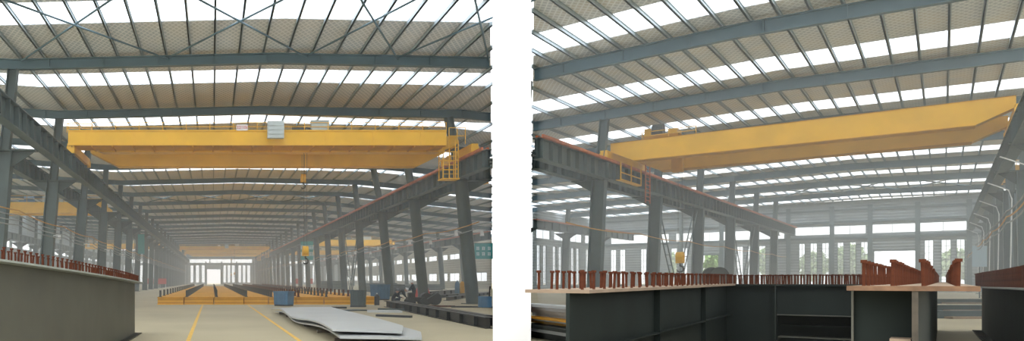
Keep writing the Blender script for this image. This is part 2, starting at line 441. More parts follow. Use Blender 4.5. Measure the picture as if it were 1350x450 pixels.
def big_crane(label, dv):
    o = (3.8, 52 + 0, ZR)
    t = thing('overhead_crane', label, 'crane', o, HL, 'overhead cranes of the yellow-girder hall')
    u0, u1 = -9.45, 17.55
    # walkway girder towards the camera
    g = MB(); girder_mb(g, u0 + .6, u1 - .6, 51.4, 1.0, 10.62, 11.72, 1.2, .5); g.build('box_girder', YEL, t)
    g = MB(); girder_mb(g, u0 + .5, u1 - .5, 54.3, 1.1, 10.08, 11.6, 2.0, 1.0); g.build('box_girder', YEL, t)
    k = MB().box(u0 - .2, u1 - 1.9, 49.5, 49.54, 10.78, 11.72)      # kick panel of the walkway
    k.box(u0 - .2, u1 - 1.9, 49.44, 49.6, 11.68, 11.76); k.box(u0 - .2, u1 - 1.9, 49.46, 49.6, 10.74, 10.80)
    for i in range(8):
        u = u0 + 1 + i * 3.2; k.box(u - .03, u + .03, 49.46, 49.5, 10.8, 11.7)
    k.build('walkway_panel', YEL, t)
    d = MB().box(u0 - .2, u1 - 1.9, 49.54, 51.4, 10.72, 10.78)
    for i in range(20): d.box(u0 + i * 1.35, u0 + i * 1.35 + .08, 49.54, 51.4, 10.62, 10.72)
    d.build('walkway_deck', YELD, t)
    r = MB(); rail_run(r, u0 - .2, u1 - 1.9, 49.55, 11.72, .55, 1.5, .02); r.build('railing', YEL, t)
    for u in (u0 - .05, u1 + .05): end_carriage(t, u, 49.6, 56.2, ZR)
    # ends: small railings
    r = MB(); rail_run(r, u1 - 1.6, u1 - .5, 49.9, 10.9, 1.1, .4, .022); r.build('end_railing', YEL, t)
    r = MB(); rail_run(r, u0 - .3, u0 + 1.4, 49.6, 11.6, .6, .6, .02); r.build('end_railing', YEL, t)
    # caged ladder hanging from the end
    l = MB(); ul, vl = 16.0, 50.0
    for a in (-.42, 0, .42, .6):
        l.bar((ul + a, vl, 8.6), (ul + a, vl, 11.2), .06, .06)
    for a in (-.42, .6): l.bar((ul + a, vl + .9, 8.6), (ul + a, vl + .9, 10.6), .06, .06)
    for i in range(9): l.bar((ul - .42, vl, 8.6 + i * .3), (ul + .6, vl, 8.6 + i * .3), .04, .04)
    l.box(ul - .5, ul + .7, vl - .05, vl + .95, 8.54, 8.62)
    for z in (9.3, 9.9): l.bar((ul - .42, vl + .9, z), (ul + .6, vl + .9, z), .05, .05); l.bar((ul - .42, vl, z), (ul - .42, vl + .9, z), .05, .05); l.bar((ul + .6, vl, z), (ul + .6, vl + .9, z), .05, .05)
    l.build('access_ladder', YEL, t)
    # trolley on top with drum and motor
    ut = 6.1
    tr = MB().box(ut - 1.4, ut + 1.6, 51.6, 55.2, 11.75, 12.0); tr.build('trolley_frame', YELD, t)
    MB().tube([(ut - .5, 51.9, 12.25), (ut + .3, 51.9, 12.25)], .28, 14).tube([(ut + .4, 51.9, 12.2), (ut + 1.0, 51.9, 12.2)], .22, 14).build('hoist_motor', MOTOR, t)
    # cabinets
    m = MB().box(3.66, 4.75, 49.02, 49.42, 11.15, 12.28)
    for z in (11.4, 11.68, 11.96): m.box(3.70, 4.71, 48.985, 49.02, z, z + .10)
    m.build('control_cabinet', PALE, t)
    m = MB().box(6.65, 7.82, 49.6, 50.2, 11.72, 12.42).box(6.62, 7.85, 49.56, 50.24, 12.40, 12.45)
    m.build('control_cabinet', PALE, t)
    s = MB().box(1.60, 2.36, 49.40, 49.44, 11.72, 12.10).build('capacity_sign', SIGNW, t)
    text(t, '32/10t', (1.98, 49.385, 11.91), .28, REDP, s)
    hook(t, 6.55, 53.4, 8.9, .8, 11.8)
    hook(t, 6.52, 51.9, 3.55, .95, 11.8)
    return t
cr = big_crane('yellow double-girder overhead crane with ladder, pale cabinets and red-lettered sign, above the floor lines', 0)
dup(cr, (3.8, 52 + 168, ZR), HL, 'far yellow overhead crane above the middle of the amber girder field')
dup(cr, (3.8, 52 + 205, ZR), HL, 'farthest yellow overhead crane, close to the bright end doorway')

def small_crane(label, u0, u1, v, hall, zr=ZR, clip_end=False, group='overhead cranes in the side aisles'):
    t = thing('overhead_crane', label, 'crane', ((u0 + u1) / 2, v, zr), hall, group)
    for dv in (0, 3.4):
        g = MB(); girder_mb(g, u0 + .3, u1 if clip_end else u1 - .3, v + dv, .9, zr - .1, zr + 1.25, 1.3 if not clip_end else .01, .6 if not clip_end else 0)
        g.build('box_girder', YEL, t)
    end_carriage(t, u0, v - .5, v + 4.8, zr)
    if not clip_end: end_carriage(t, u1, v - .5, v + 4.8, zr)
    um = u0 + (u1 - u0) * .55
    MB().box(um - 1, um + 1, v + .2, v + 4, zr + 1.26, zr + 1.5).tube([(um - .7, v + 2, zr + 1.8), (um + .5, v + 2, zr + 1.8)], .36, 12).build('trolley', BLUE if hall == HL else MOTOR, t)
    r = MB(); rail_run(r, u0 + .5, u1 - .5, v + .05, zr + 1.25, .8, 2.2, .025); r.build('railing', YEL, t)
    MB().box(um + 2, um + 4.6, v + .1, v + .7, zr + 1.26, zr + 2.1).build('control_cabinet', PALE, t)
    return t
small_crane('yellow overhead crane with blue trolley in the aisle behind the grey-railed columns', -35.2, -13.3, 92, HL)
small_crane('distant yellow overhead crane deep in the aisle behind the grey-railed columns', -35.2, -13.3, 196, HL)
small_crane('cut-off yellow crane girder end beside the white gap wedge and round column', 19.75, 23.9, 64, HL, clip_end=True)
small_crane('distant yellow overhead crane behind the round columns, nearer one of its aisle', 20.5, 42.0, 172, HL, 9.9)
small_crane('farthest yellow overhead crane behind the round columns', 20.5, 42.0, 232, HL, 9.9)
small_crane('small piece of yellow crane behind the lamp-post row', 3.9, 24, 92, HR)

def right_crane():
    t = thing('overhead_crane', 'large yellow double-girder overhead crane spanning above the dark studded girders', 'crane', (-7.2, 60, ZR), HR)
    u0, u1 = -17.0, 2.85
    for v, zt in ((57.6, 11.45), (64.4, 11.45)):
        g = MB(); girder_mb(g, u0 + .1, u1 - .1, v, 1.0, 10.12, zt, 1.5, .75)
        b = g.build('box_girder', YEL, t)
        MB().box(u0 + .1, u1 - .1, v - .05, v + 1.05, zt, zt + .03).build('top_flange', YELD, b)
        MB().box(u0 + 1.6, u1 - 1.6, v - .06, v + 1.06, 10.08, 10.12).build('bottom_flange', YELD, b)  # darker amber plate: the shade of the underside is put into its colour
    for u in (u0 - .05, u1 + .05): end_carriage(t, u, 56.6, 66.2, ZR)
    ut = -13.9
    MB().box(ut - 1.0, ut + 1.1, 58.0, 65.0, 11.45, 11.75).build('trolley_frame', YELD, t)
    m = MB().tube([(ut - .5, 58.4, 12.15), (ut + .15, 58.4, 12.15)], .42, 16).tube([(ut - .9, 58.6, 12.0), (ut - .5, 58.6, 12.0)], .25, 12)
    m.build('hoist_motor', MOTOR, t)
    MB().box(ut + .45, ut + 1.0, 58.2, 59.4, 11.75, 12.1).box(ut - 1, ut - .6, 58.2, 59, 11.75, 12.3).build('gear_case', YEL, t)
    r = MB(); rail_run(r, ut - 1.0, ut + 2.2, 57.7, 11.45, .55, 1.1, .022); r.build('railing', YEL, t)
    m = MB().box(ut + .1, ut + .75, 60.6, 61.2, 9.45, 11.4); m.build('rope_guard', YELD, t)
    # maintenance platform and ladder hanging at the runway side
    f = MB()
    for z in (8.95, 9.45):
        f.bar((-16.4, 58.2, z), (-16.4, 63.2, z), .07, .07)
    for v in (58.2, 60.7, 63.2): f.bar((-16.4, v, 8.9), (-16.4, v, 10.2), .07, .07)
    f.box(-17.2, -16.4, 58.2, 63.2, 8.88, 8.94); f.build('platform', YEL, t)
    l = MB()
    for a in (0, .6): l.bar((-16.3, 64 + a * 2, 7.7), (-16.3, 64 + a * 2, 10.6), .07, .07)
    for i in range(9): l.bar((-16.3, 64, 7.9 + i * .3), (-16.3, 65.2, 7.9 + i * .3), .05, .05)
    l.build('access_ladder', ORNG, t)
    hook(t, ut + .45, 61.5, 3.1, 1.1, 10.2)
    return t
right_crane()

# ------------------------------------------------------------------ V braces between columns
def vbrace(u, va, vb, zt, label, hall, m=STEEL):
    t = thing('column_brace', label, 'brace', (u, (va + vb) / 2, 0), hall, 'vertical column braces')
    vm = (va + vb) / 2
    for v in (va + .5, vb - .5):
        b = MB()
        for d in (-.16, .16): b.bar((u + d, vm, .3), (u + d, v, zt), .08, .10)
        for i in range(1, 9):
            f = i / 9; b.bar((u - .16, vm + (v - vm) * f, .3 + (zt - .3) * f), (u + .16, vm + (v - vm) * f, .3 + (zt - .3) * f), .05, .05)
        b.build('diagonal', m, t)
    MB().box(u - .3, u + .3, vm - .5, vm + .5, 0, .5).build('foot_plate', STEELD, t)
    return t
vbrace(-17.6, VR[3], VR[4], 8.6, 'V-shaped laced brace in the orange-railed row behind the yellow hook', HR)
vbrace(-17.5, VR[5], VR[6], 8.6, 'V-shaped laced brace in the orange-railed row close to the end wall', HR)
vbrace(18.1, VL[5], VL[6], 8.6, 'V-shaped laced brace between round columns beside the dark bin', HL)
vbrace(-11.8, VL[6], VL[7], 8.6, 'V-shaped laced brace in the grey-railed row', HL)
vbrace(3.9, VR[3], VR[4], 8.6, 'V-shaped laced brace in the lamp-post row', HR)

# ------------------------------------------------------------------ walls with windows
WN = [0]; DN = [0]; cache = {}
def wall(name, m, fixed, a0, a1, z1, ops, hall, axis, t=.25, thick_dir=1, doors=()):
    """wall along u (axis 'u', at v=fixed) or along v (axis 'v', at u=fixed); ops: (a0,a1,z0,z1)"""
    allops = list(ops) + list(doors)
    cs = sorted({a0, a1, *[o[0] for o in allops], *[o[1] for o in allops]}); cs = [c for c in cs if a0 <= c <= a1]
    mb = MB()
    for c0, c1 in zip(cs, cs[1:]):
        mid = (c0 + c1) / 2
        holes = sorted([(o[2], o[3]) for o in allops if o[0] < mid < o[1]])
        z = 0
        for h0, h1 in holes + [(z1, z1)]:
            if h0 > z:
                if axis == 'u': mb.box(c0, c1, fixed, fixed + t, z, h0)
                else: mb.box(fixed, fixed + t, c0, c1, z, h0)
            z = h1
    struct(name, mb, m, hall)
    for (p, q, zl, zh) in ops:
        WN[0] += 1
        key = (axis, round(q - p, 2), round(zh - zl, 2))
        if key in cache:
            f0 = cache[key]; f = f0.copy(); C.objects.link(f)
            for ch in f0.children:
                c = ch.copy(); C.objects.link(c); c.parent = f
            oo = (p, fixed + t / 2, zl) if axis == 'u' else (fixed + t / 2, p, zl)
            place(f, oo, hall); f.name = 'window_%d' % WN[0]
        else:
            W = q - p; H = zh - zl; fr = MB(); e = .07
            def bx(x0, x1, z0, z1, d=.05):
                if axis == 'u': fr.box(p + x0, p + x1, fixed + t / 2 - d, fixed + t / 2 + d, zl + z0, zl + z1)
                else: fr.box(fixed + t / 2 - d, fixed + t / 2 + d, p + x0, p + x1, zl + z0, zl + z1)
            bx(0, e, 0, H); bx(W - e, W, 0, H); bx(e, W - e, 0, e); bx(e, W - e, H - e, H)
            n = max(2, int(H / .95)) if H > 2.5 else 1
            for i in range(1, n): bx(e, W - e, H * i / n - .02, H * i / n + .02, .03)
            nv = 2 if W < 3 else max(2, int(W / 2.5))
            for i in range(1, nv): bx(W * i / nv - .02, W * i / nv + .02, e, H - e, .03)
            oo = (p, fixed + t / 2, zl) if axis == 'u' else (fixed + t / 2, p, zl)
            f = fr.build('window_%d' % WN[0], PILAS, o=oo, hall=hall); f['kind'] = 'structure'
            pm = MB()
            if axis == 'u': pm.box(p + e, q - e, fixed + t / 2 - .006, fixed + t / 2 + .006, zl + e, zh - e)
            else: pm.box(fixed + t / 2 - .006, fixed + t / 2 + .006, p + e, q - e, zl + e, zh - e)
            g = pm.build('pane', GLASS, f); g['kind'] = 'structure'
            cache[key] = f
        f['kind'] = 'structure'
    for (p, q, zl, zh) in doors:
        DN[0] += 1; d = MB(); e = .16
        for x0, x1, z0, z1 in ((p - e, p, 0, zh + e), (q, q + e, 0, zh + e), (p, q, zh, zh + e)):
            if axis == 'u': d.box(x0, x1, fixed - .1, fixed + t + .05, z0, z1)
        struct('door_%d' % DN[0], d, PILAS, hall)

def groups(starts, w, gap, n, z0, z1): return [(s + i * (w + gap), s + i * (w + gap) + w, z0, z1) for s in starts for i in range(n)]
# end wall of the yellow-girder hall
E = [(-9.9, -1.2, 8.84, 10.4), (-.9, 7.6, 8.84, 10.4), (7.9, 16.3, 8.84, 10.4)]
E += [(-9.0, -7.75, .8, 7.9), (-6.8, -5.4, .8, 7.9), (-4.4, -3.1, .8, 7.9)]
E += [(4.5, 5.6, .8, 7.9), (6.2, 7.4, .8, 7.9), (7.95, 9.2, .8, 7.9), (10.6, 11.8, .8, 7.9), (12.4, 13.6, .8, 7.9), (14.2, 15.5, .8, 7.9)]
E += groups([-37, -31.5, -26, -20.5, -15.2], 1.25, .6, 2, .8, 7.9) + groups([19, 24.5, 30, 35.5, 41, 46.5], 1.25, .6, 2, .8, 7.9)
E += [(-36, -25, 8.84, 10.3), (-24, -13, 8.84, 10.3), (19, 29, 8.4, 9.6), (30, 41, 8.4, 9.6)]
wall('wall_end', WALLG, 303, -40, 53, 14.0, E, HL, 'u', doors=[(-2.2, 3.3, 0, 6.2)])
# posts on the end wall
def posts(us, v, zt, hall, who, w=.45):
    f = None
    for i, u in enumerate(us):
        lab = 'blue-grey wall post, %s along the end wall of the %s' % (nth(i), who)
        o = MB().ibeam([(u - w / 2, v - .2, zt), (u + w / 2, v - .2, zt)], .3, .3, .02, .02) if False else MB().box(u - w / 2, u + w / 2, v - .34, v - .28, 0, zt).box(u - w / 2, u + w / 2, v - .08, v - .02, 0, zt).box(u - .03, u + .03, v - .28, v - .08, 0, zt)
        tag(o.build('wall_post', PILAS, o=(u, v - .2, 0), hall=hall), lab, 'post', 'end wall posts of the ' + who)
posts([-24.5, -17.8, -10.4, -2.7, 3.8, 9.9, 16.8, 29.5, 41.8], 303, 9.5, HL, NL)
for z in (8.2, 10.9):
    tag(MB().box(-39, 52, 302.72, 302.98, z, z + .35).build('wall_rail', PILAS, o=(0, 302.85, z)), 'horizontal blue-grey rail %s the bright strip window of the far end wall' % ('below' if z < 9 else 'above'), 'wall rail')
# side walls
wall('wall_left', WALLG, -40.25, 40, 303, 15.8, [(v, v + 5.4, .9, 4.2) for v in range(60, 296, 8)] + [(v, v + 6.6, 8.2, 9.6) for v in range(60, 296, 8)], HL, 'v')
wall('wall_right', WALLB, 53, 141, 303, 10.5, [(v, v + 6.6, 1.5, 3.3) for v in range(143, 296, 8)] + [(v, v + 6.6, 6.3, 7.5) for v in range(143, 296, 8)], HL, 'v')
# end wall of the dark-girder hall
E = [(-16.9, -12.5, 8.8, 10.2), (-12.1, -8.3, 8.8, 10.2), (-8.0, -2.8, 8.8, 10.2), (-2.45, 2.5, 8.8, 10.2)]
E += [(-16.4, -15.6, .9, 7.6), (-15.0, -14.1, .9, 7.6), (-13.55, -12.65, .9, 7.6), (-11.7, -10.9, .9, 7.6), (-10.25, -9.45, .9, 7.6), (-8.95, -8.1, .9, 7.6)]
E += [(-1.95, -.95, .9, 7.6), (-.2, .85, .9, 7.6), (1.35, 2.25, .9, 7.6)]
E += groups([-44, -39, -34.2, -21.6], .95, .6, 2, .9, 7.4) + groups([-26.2], .95, .6, 3, .9, 7.4)
E += [(-44, -34.5, 8.4, 10.0), (-33.5, -26, 8.4, 10.0), (-25.4, -18.2, 8.4, 10.0), (4.5, 12, 8.4, 10.0)] + groups([4.6, 8], .95, .6, 2, .9, 7.4)
wall('wall_end_windows', WALLG, 150, -46, 25, 14.0, E, HR, 'u', doors=[(-7.4, -2.9, 0, 6.1), (-31.0, -27.2, 0, 6.0)])
posts([-32.6, -26.7, -17.7, -12.3, -7.85, -2.63, 2.66, 4.4], 150, 13.2, HR, NR, .55)
for z in (8.1, 10.6, 12.4):
    tag(MB().box(-45, 24, 149.72, 149.98, z, z + .3).build('wall_rail', PILAS, o=(0, 149.85, z), hall=HR), 'horizontal blue-grey rail of the window-lined end wall, %s from its foot' % {8.1: 'first', 10.6: 'second', 12.4: 'third'}[z], 'wall rail')
wall('wall_side_windows', WALLG, -46.25, 119, 150, 13.0, [(v, v + 1.5, .9, 7.4) for v in (120.2, 122.8, 127, 129.6, 135.5, 138.1, 143, 145.6)] + [(v, v + 6, 8.4, 9.9) for v in (120, 127.5, 135, 142.5)], HR, 'v')
wall('wall_narrow_aisle', WALLG, 25, 60, 150, 13.0, [(v, v + 1.5, .9, 7.4) for v in range(64, 146, 5)], HR, 'v')

# trees outside the end wall
def tree(u, v, h, hall, label):
    t = thing('leafy_tree', label, 'tree', (u, v, 0), hall, 'trees outside the windows')
    MB().tube([(u, v, 0), (u + .1, v, h * .3), (u, v, h * .6)], [.18, .14, .08], 8).build('trunk', BARK, t)
    m = MB(); rnd = random.Random(int(u * 10 + v))
    for i in range(900):
        th = rnd.random() * 6.283; ph = math.acos(rnd.uniform(-1, 1)); rr = rnd.random() ** .4
        p = Vector((u + math.cos(th) * math.sin(ph) * rr * h * .3, v + math.sin(th) * math.sin(ph) * rr * h * .3, h * .62 + math.cos(ph) * rr * h * .38))
        a = Vector((rnd.uniform(-1, 1), rnd.uniform(-1, 1), rnd.uniform(-1, 1))).normalized() * .42
        b = Vector((rnd.uniform(-1, 1), rnd.uniform(-1, 1), rnd.uniform(-1, 1))).normalized() * .34
        m.add([p - a, p - b, p + a, p + b], [(0, 1, 2, 3)])
    m.build('foliage', LEAF, t)
for u, v, h, lab in ((-10.6, 158, 7.6, 'green tree seen through the middle group of three tall windows'), (1.6, 157, 6.5, 'green tree seen through the tall window next to the lamp-post row'),
                     (-29.6, 162, 7.2, 'green tree standing beyond the open doorway behind the yellow hook'), (-20.6, 157, 7.8, 'green tree seen through windows where the orange-barred girder ends'),
                     (-15.4, 159, 6.6, 'green tree seen through the first tall windows beside the girder end'), (-37.5, 160, 7.5, 'green tree seen through windows at the side wall corner')):
    tree(u, v, h, HR, lab)

# ------------------------------------------------------------------ studded girders
def stud(a=(0, 0, 0), h=.2, n=10, r=.014):
    x, y, z = a
    return MB().tube([(x, y, z), (x, y, z + h - .025)], r, n).tube([(x, y, z + h - .025), (x, y, z + h)], r * 1.7, n)
def put_studs(t, pts, limit=100, h=.2, r=.017):
    """first 100 as parts sharing one mesh, the rest as one part"""
    first = None; o = t['_o']
    pts = sorted(pts, key=lambda p: p[3])
    for p in pts[:limit]:
        if first is None:
            first = stud(o, h, 10, r).build('stud', RUST, t)
            first.location = (p[0] - o[0], p[1] - o[1], p[2] - o[2])
        else:
            s = first.copy(); C.objects.link(s); s.location = (p[0] - o[0], p[1] - o[1], p[2] - o[2])
            s.rotation_euler = (random.uniform(-.04, .04), random.uniform(-.04, .04), 0)
    if len(pts) > limit:
        m = MB()
        for p in pts[limit:]:
            q = stud(p[:3], h, 6, r); m.add(q.v, q.f)
        s = m.build('stud_rows', RUST, t); s['kind'] = 'stuff'
def path_frames(path):
    P = [Vector(p) for p in path]; out = []
    for i in range(len(P)):
        d = P[min(i + 1, len(P) - 1)] - P[max(i - 1, 0)]; d.z = 0; d.normalize(); out.append((P[i], d, Vector((d.y, -d.x, 0))))
    return out
def resample(path, step):
    P = [Vector(p) for p in path]; out = [P[0]]; 
    L = [0]
    for a, b in zip(P, P[1:]): L.append(L[-1] + (b - a).length)
    s = step
    while s < L[-1]:
        for i in range(len(P) - 1):
            if L[i] <= s <= L[i + 1]: out.append(P[i] + (P[i + 1] - P[i]) * ((s - L[i]) / (L[i + 1] - L[i]))); break
        s += step
    out.append(P[-1]); return out
def smooth_path(path, n=6):
    P = [Vector(p) for p in path]; out = []
    for i in range(len(P) - 1):
        p0, p1, p2, p3 = P[max(i - 1, 0)], P[i], P[i + 1], P[min(i + 2, len(P) - 1)]
        for k in range(n):
            t = k / n
            out.append(.5 * ((2 * p1) + (p2 - p0) * t + (2 * p0 - 5 * p1 + 4 * p2 - p3) * t * t + (3 * p1 - p0 - 3 * p2 + p3) * t ** 3))
    out.append(P[-1]); return out
def plate_girder(label, path, wl, wr, rows, step, hall, webm, flm, tf=.035, bottom=True, stiff=None, stiff_side=1, rib=None, studh=.2, studr=.014, sort_from=0, stiff_m=None):
    """path points = top of the flange over the web, z = flange top"""
    path = smooth_path(path) if len(path) > 2 else [Vector(p) for p in path]
    o = tuple(path[0][:2]) + (0,)
    t = thing('plate_girder', label, 'steel girder', o, hall, 'studded plate girders')
    fr = path_frames(path)
    MB().sweep([[p - r * .018 + Vector((0, 0, -p.z)), p + r * .018 + Vector((0, 0, -p.z)), p + r * .018 - Vector((0, 0, tf)), p - r * .018 - Vector((0, 0, tf))] for p, d, r in fr]).build('web', webm, t)
    f = MB().sweep([[p - r * wl - Vector((0, 0, tf)), p + r * wr - Vector((0, 0, tf)), p + r * wr, p - r * wl] for p, d, r in fr]).build('flange', flm, t)
    if bottom:
        MB().sweep([[p - r * wl * .8 + Vector((0, 0, -p.z)), p + r * wr * .8 + Vector((0, 0, -p.z)), p + r * wr * .8 + Vector((0, 0, .03 - p.z)), p - r * wl * .8 + Vector((0, 0, .03 - p.z))] for p, d, r in fr]).build('flange', webm, t)
    if stiff:
        for q in resample(path, stiff)[1:-1]:
            i = min(range(len(path)), key=lambda k: (path[k] - q).length); d, r = fr[i][1], fr[i][2]
            a = q + r * .018 * stiff_side; b = q + r * .09 * stiff_side
            MB().hexa([(a - d * .01).to_tuple()[:2] + (.03,), (b - d * .01).to_tuple()[:2] + (.03,), (b + d * .01).to_tuple()[:2] + (.03,), (a + d * .01).to_tuple()[:2] + (.03,),
                       (a - d * .01).to_tuple()[:2] + (q.z - tf,), (b - d * .01).to_tuple()[:2] + (q.z - tf,), (b + d * .01).to_tuple()[:2] + (q.z - tf,), (a + d * .01).to_tuple()[:2] + (q.z - tf,)]).build('stiffener', stiff_m or webm, t)
    if rib:
        rb = MB(); z = rib
        rb.sweep([[Vector((*p.xy, z)) + r * .018 * stiff_side, Vector((*p.xy, z)) + r * .10 * stiff_side, Vector((*p.xy, z + .02)) + r * .10 * stiff_side, Vector((*p.xy, z + .02)) + r * .018 * stiff_side] for p, d, r in fr])
        rb.build('rib', webm, t)
    pts = []
    rp = resample(path, step)
    for i, (p, d, r) in enumerate(path_frames(rp)):
        for a in rows:
            q = p + r * a + d * .06
            if i == len(rp) - 1: q = q - d * .12
            pts.append((q.x, q.y, q.z, i + sort_from))
    put_studs(t, pts, 100, studh, studr)
    return t, fr

# curved girder at the side of the yellow-girder hall
GLP = [(-2.5, 23.7, 1.63), (-2.56, 20.7, 1.72), (-2.78, 17, 1.83), (-3.15, 13.8, 1.94), (-3.65, 10.8, 2.05), (-4.5, 7.6, 2.16)]
tl, fr = plate_girder('long curved olive-grey plate girder with two rows of rusty studs on its flange', GLP[::-1], .30, .30, (-.17, .12), .27, HL, OLIVE, EDGE, bottom=True, studh=.22, studr=.018)
# girders of the dark-girder hall
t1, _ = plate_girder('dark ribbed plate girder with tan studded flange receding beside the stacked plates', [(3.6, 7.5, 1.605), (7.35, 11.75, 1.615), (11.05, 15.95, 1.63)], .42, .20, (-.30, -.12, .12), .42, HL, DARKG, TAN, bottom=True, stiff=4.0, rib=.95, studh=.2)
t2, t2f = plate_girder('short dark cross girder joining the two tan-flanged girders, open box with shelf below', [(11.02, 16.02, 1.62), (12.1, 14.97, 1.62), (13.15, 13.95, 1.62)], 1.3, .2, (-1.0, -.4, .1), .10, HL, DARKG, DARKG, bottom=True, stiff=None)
for ch in list(t2.children):      # the lower half of the face is open: rebuild the web around the opening
    if ch.name.startswith('web'): bpy.data.objects.remove(ch)
A_, B_ = Vector((11.02, 16.02)), Vector((13.15, 13.95)); D_ = (B_ - A_).normalized(); N_ = Vector((D_.y, -D_.x))
def slab(s0, s1, off, z0, z1):
    q = [A_ + D_ * s0 + N_ * (off - .012), A_ + D_ * s1 + N_ * (off - .012), A_ + D_ * s1 + N_ * (off + .012), A_ + D_ * s0 + N_ * (off + .012)]
    return MB().hexa([(p.x, p.y, z0) for p in q] + [(p.x, p.y, z1) for p in q])
def plate(s0, s1, n0, n1, z0, z1):
    q = [A_ + D_ * s0 + N_ * n0, A_ + D_ * s1 + N_ * n0, A_ + D_ * s1 + N_ * n1, A_ + D_ * s0 + N_ * n1]
    return MB().hexa([(p.x, p.y, z0) for p in q] + [(p.x, p.y, z1) for p in q])
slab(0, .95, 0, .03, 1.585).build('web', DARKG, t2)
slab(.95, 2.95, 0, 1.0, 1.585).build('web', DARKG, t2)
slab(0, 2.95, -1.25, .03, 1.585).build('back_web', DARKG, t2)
plate(.94, .965, .012, .20, .03, 1.585).build('stiffener', DARKO, t2)
plate(.97, 2.85, -.25, .16, .985, 1.0).build('shelf_plate', OLIVE, t2)
plate(.97, 2.85, -.75, -.40, .74, .76).build('inner_plate', DARKO, t2)
plate(.97, 2.85, -.45, -.05, .52, .54).build('inner_plate', OLIVE, t2)
# near girder seen end on, in hall coordinates
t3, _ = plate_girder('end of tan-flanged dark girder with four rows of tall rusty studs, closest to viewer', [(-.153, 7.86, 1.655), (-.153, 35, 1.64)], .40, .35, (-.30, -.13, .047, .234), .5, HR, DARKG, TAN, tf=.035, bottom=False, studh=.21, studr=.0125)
MB().box(-.40 - .153, .35 - .153, 7.835, 7.86, 1.618, 1.657).build('flange_end', RUSTE, t3)
MB().box(-.153 - .018, -.153 + .018, 7.845, 7.86, 0, 1.618).build('web_end', mat('worn_plate_edge', (.075, .062, .045), .8, noise=.5, nscale=6), t3)
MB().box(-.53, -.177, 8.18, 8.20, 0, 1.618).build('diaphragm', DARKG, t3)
MB().box(-.545, -.53, 8.14, 8.22, 0, 1.618).build('diaphragm_edge', OLIVE, t3)
MB().box(-.30, -.178, 7.9, 8.17, 1.22, 1.24).build('gusset', TAN, t3)
t4, _ = plate_girder('long dark plate girder flanked by a dense wall of rusty studs, beside the lamp-post row', [(25.8, 24.8, 1.50), (21.9, 20.75, 1.52), (16.9, 15.4, 1.55), (12.0, 10.4, 1.58)], .22, .30, (-.12, .14), .30, HL, DARKO, EDGE, bottom=True, studh=.42, studr=.03)

# ------------------------------------------------------------------ amber girders on the floor
ues = [-3.85, -2.0, .1, 2.2, 3.95, 5.9, 7.85, 9.8, 11.8]
for i, (a, b) in enumerate(zip(ues, ues[1:])):
    lab = 'amber box girder on the floor, %s across the row from the grey-railed side' % nth(i)
    v0 = 51.8 + (.0, .25, .1, .3, .15, .4, .2, .35)[i]; v1 = 150
    t = thing('floor_girder', lab, 'steel girder', ((a + b) / 2, v0, 0), HL, 'amber box girders lying on the floor')
    MB().box(a + .03, b - .03, v0, v1, .02, .50).build('body', YELD, t)
    MB().box(a - .0, b - .02, v0 - .06, v1, .46, .53).build('flange', YELD, t)
    MB().box(a + .0, b - .02, v0 - .05, v1, 0, .05).box(a + .02, b - .04, v0 - .04, v0, .22, .28).build('bottom_flange', YEL, t)
    first = None; o = t['_o']; st = (4.2, 2.4, 2.4, 2.4, 2.0, 2.0, 2.0, 2.0)[i]
    k = 0; v = v0 + .3
    while v < v1 - 1 and k < 60:
        if first is None:
            first = MB().box(a + .12, a + .26, v - .05, v + .05, .53, 1.0).box(a + .08, a + .30, v - .08, v + .08, .53, .57).build('stub_post', STUB if i < 4 else RUST if i % 2 else STUB, t)
        else:
            s = first.copy(); C.objects.link(s); s.location = (0, v - v0 - .3, 0)
        k += 1; v += st
# ------------------------------------------------------------------ wavy steel plates
def wavy(label, u0, u1, v0, v1, z, th, ph, seed):
    t = thing('steel_plate', label, 'steel plate', ((u0 + u1) / 2, v0, 0), HL, 'wavy steel plates on the floor')
    n = 48; secs = []; e = []
    for i in range(n + 1):
        f = i / n; v = v0 + (v1 - v0) * f
        zz = z + .10 * math.sin(f * 9.5 + ph) * (.4 + .6 * f) + .06 * math.sin(f * 4 + 1)
        ul = u0 + .06 * math.sin(f * 9.5 + ph); zr_ = z + .03 * math.sin(f * 5 + seed)
        ur = u1 - .65 * (1 - f) - (.55 * (1 - f / .12) if f < .12 else 0)
        zl = max(th + .005, zz); zr_ = max(th + .005, zr_)
        secs.append([(ul, v, zl - th), (ur, v, zr_ - th), (ur, v, zr_), ((ul + ur) / 2, v, (zl + zr_) / 2 + .02), (ul, v, zl)])
    MB().sweep(secs).build('sheet', PLATE, t)
    return t
wavy('upper pale steel plate of the wavy stack', 3.1, 6.15, 19.3, 38.5, .36, .05, .4, 0)
wavy('lower steel plate of the wavy stack, jutting out below the upper', 3.25, 6.55, 18.9, 38.2, .20, .05, .2, 1)
for i in range(6):
    v = 20.6 + i * 3.4
    tag(MB().box(3.4, 5.0 + .04 * i, v - .06, v + .06, 0, .09).build('timber_bearer', mat('bearer%d' % i, (.10, .08, .06), .9), o=(4.8, v, 0)), 'dark timber bearer, %s under the wavy steel plates' % nth(i), 'bearer', 'bearers under the plates')
tag(MB().hexa([(6.0, 27.2, .37), (7.0, 26.2, .37), (7.12, 26.35, .37), (6.12, 27.4, .37), (6.0, 27.2, .45), (7.0, 26.2, .45), (7.12, 26.35, .45), (6.12, 27.4, .45)]).build('steel_offcut', BLACK, o=(6.5, 26.8, .37)), 'short black bar lying on the edge of the wavy plates', 'steel bar')

